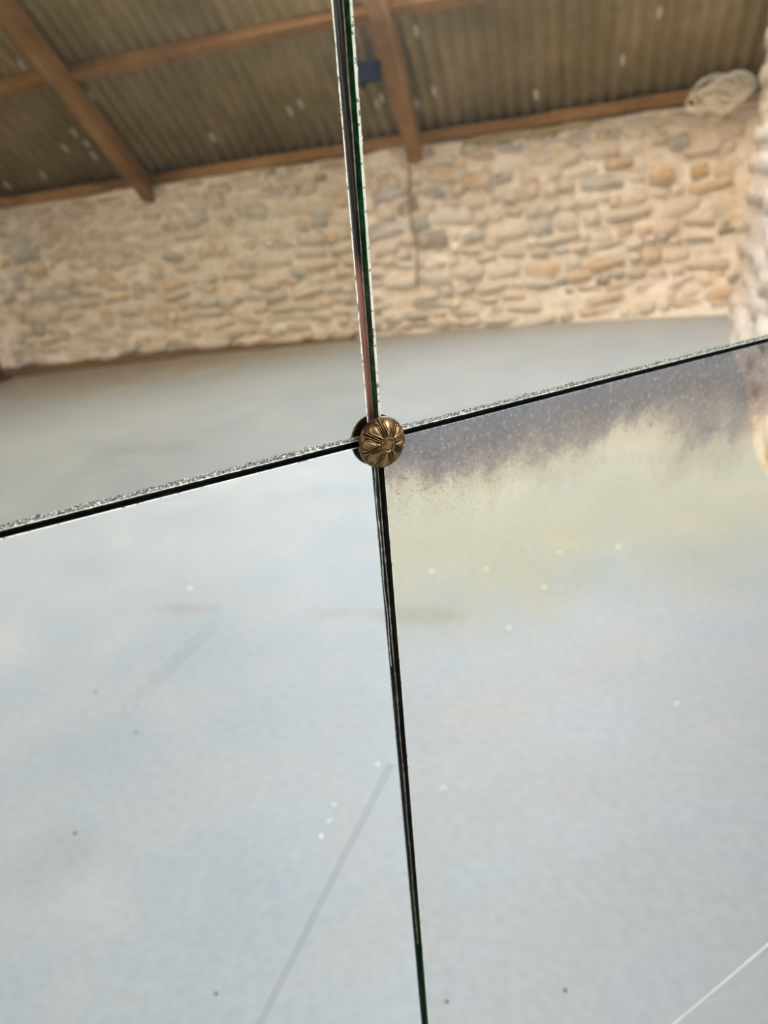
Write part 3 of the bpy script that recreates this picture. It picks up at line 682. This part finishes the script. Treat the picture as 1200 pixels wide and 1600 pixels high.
# ------------------------------------------------------------------ bronze rosette
def bronze():
    t = NT('aged_bronze'); ob = t.coord(); geo = t.n('NewGeometry')
    n1 = t.noise(ob, 260, 4); pt = t.ramp(geo.outputs['Pointiness'], [(0.44, 0.0), (0.53, 1.0)])
    at = t.n('Attribute'); at.attribute_name = 'patina_shade'  # relief height painted as patina and as shade in the recesses
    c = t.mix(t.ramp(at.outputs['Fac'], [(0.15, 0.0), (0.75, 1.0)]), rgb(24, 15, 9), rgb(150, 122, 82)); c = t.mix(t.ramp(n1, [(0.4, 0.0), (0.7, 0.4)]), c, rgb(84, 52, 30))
    t.set(color=c, rough=t.ramp(n1, [(0.3, 0.22), (0.7, 0.36)]), metal=0.9); return t.m
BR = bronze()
RO = link('rosette', None, mirror); pu, pv = px2m(590.5, 688.5)
RO.location = (pu * MMm, pv * MMm, 0); tag(RO, 'small round bronze rosette with petals and a square-centred boss')
R0, Z0, HD = 14.0, 3.6, 6.6
NR, NA = 90, 384
def relief(r, th):
    """outline of eight rounded petals with two fine tongues between each pair"""
    q = r / R0
    if q < 0.30: return 0.0
    a = ((th - math.radians(80)) / (2 * math.pi) * 8) % 1.0; a = min(a, 1 - a)     # 0 in a petal's middle, .5 between
    half = 0.05 + 0.24 * math.sin(min(1, max(0, (q - 0.30) / 0.52)) * math.pi * 0.5) ** 1.4
    if q > 0.74: half *= math.sqrt(max(0.0, 1 - ((q - 0.74) / 0.17) ** 2))
    arc = 11 * q; d = (a - half) * arc; h = 0.0
    if q < 0.93:
        if d < 0 and half > 0.02: h += 0.55 * (1 - min(1, a / half) ** 2)
        h += 0.60 * math.exp(-((d - 0.05) / 0.30) ** 2) - 0.55 * math.exp(-((d - 0.75) / 0.32) ** 2)
        if d < 0: h -= 0.25 * math.exp(-((d + 0.6) / 0.25) ** 2)
    b = abs(a - 0.5) * arc
    h += 0.55 * math.exp(-((b - 0.10 * arc) / 0.32) ** 2) - 0.6 * math.exp(-(b / 0.30) ** 2)
    e = min(1, (q - 0.30) / 0.04) * min(1, max(0, (0.985 - q) / 0.05))
    return h * e
V_, F_ = [], []
for i in range(NR + 1):
    r = R0 * (i / NR)
    for k in range(NA):
        th = 2 * math.pi * k / NA
        q = r / R0; z_ = Z0 + HD * math.sqrt(max(0, 1 - q ** 2.3)) + relief(r, th) * 1.0
        V_.append((r * math.cos(th) * MMm, r * math.sin(th) * MMm, z_ * MMm))
for i in range(NR):
    for k in range(NA):
        k2 = (k + 1) % NA; F_.append((i * NA + k, (i + 1) * NA + k, (i + 1) * NA + k2, i * NA + k2))
base = len(V_)
for (rr2, zz) in ((13.6, Z0 - 0.5), (12.0, Z0 - 0.3), (5.0, Z0 + 0.2)):
    for k in range(NA):
        th = 2 * math.pi * k / NA; V_.append((rr2 * math.cos(th) * MMm, rr2 * math.sin(th) * MMm, zz * MMm))
prev = NR * NA
for s in range(3):
    cur = base + s * NA
    for k in range(NA):
        k2 = (k + 1) % NA; F_.append((prev + k, cur + k, cur + k2, prev + k2))
    prev = cur
F_.append(tuple(reversed([prev + k for k in range(NA)])))
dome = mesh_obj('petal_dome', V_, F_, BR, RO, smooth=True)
wa = dome.data.attributes.new('patina_shade', 'FLOAT', 'POINT')
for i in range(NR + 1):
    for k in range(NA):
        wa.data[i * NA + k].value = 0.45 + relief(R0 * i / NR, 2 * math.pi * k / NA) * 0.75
# centre boss: ring with a hollow-sided square inside
V_, F_ = [], []; NB, NC = 40, 192
for i in range(NB + 1):
    r = 4.3 * i / NB
    for k in range(NC):
        th = 2 * math.pi * k / NC; q = r / 4.3
        z_ = Z0 + HD + 0.15 + 0.35 * math.exp(-((q - 0.88) / 0.09) ** 2) - (max(0, q - 0.93) * 18)
        x_, y_ = r * math.cos(th - 0.2), r * math.sin(th - 0.2)
        sq = (abs(x_) ** 0.8 + abs(y_) ** 0.8) ** 1.25 / 4.3   # concave four-point
        z_ += (0.10 + 0.5 * (1 - sq) if sq < 0.92 else -0.45 * min(1, (sq - 0.92) / 0.06)) * (1 if q < 0.78 else 0)
        V_.append((r * math.cos(th) * MMm, r * math.sin(th) * MMm, z_ * MMm))
for i in range(NB):
    for k in range(NC):
        k2 = (k + 1) % NC; F_.append((i * NC + k, (i + 1) * NC + k, (i + 1) * NC + k2, i * NC + k2))
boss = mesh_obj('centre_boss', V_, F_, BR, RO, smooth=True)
wa = boss.data.attributes.new('patina_shade', 'FLOAT', 'POINT')
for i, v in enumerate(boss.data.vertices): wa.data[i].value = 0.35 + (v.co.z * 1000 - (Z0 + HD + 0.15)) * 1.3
def disc(name, r, z0, z1, mat):
    bm = bmesh.new(); bmesh.ops.create_cone(bm, cap_ends=True, segments=48, radius1=r * MMm, radius2=r * MMm, depth=(z1 - z0) * MMm)
    for v in bm.verts: v.co.z += (z0 + z1) / 2 * MMm
    me = bpy.data.meshes.new(name); bm.to_mesh(me); bm.free(); me.materials.append(mat); return link(name, me, RO)
DK = NT('dark_washer').set(color=rgb(12, 12, 11), rough=0.7)
disc('stem', 4.0, -T, Z0 + 1.2, BR)
disc('washer', 11.5, 0.05, 1.2, DK)
disc('underside', 13.4, Z0 - 0.62, Z0 - 0.52, DK)
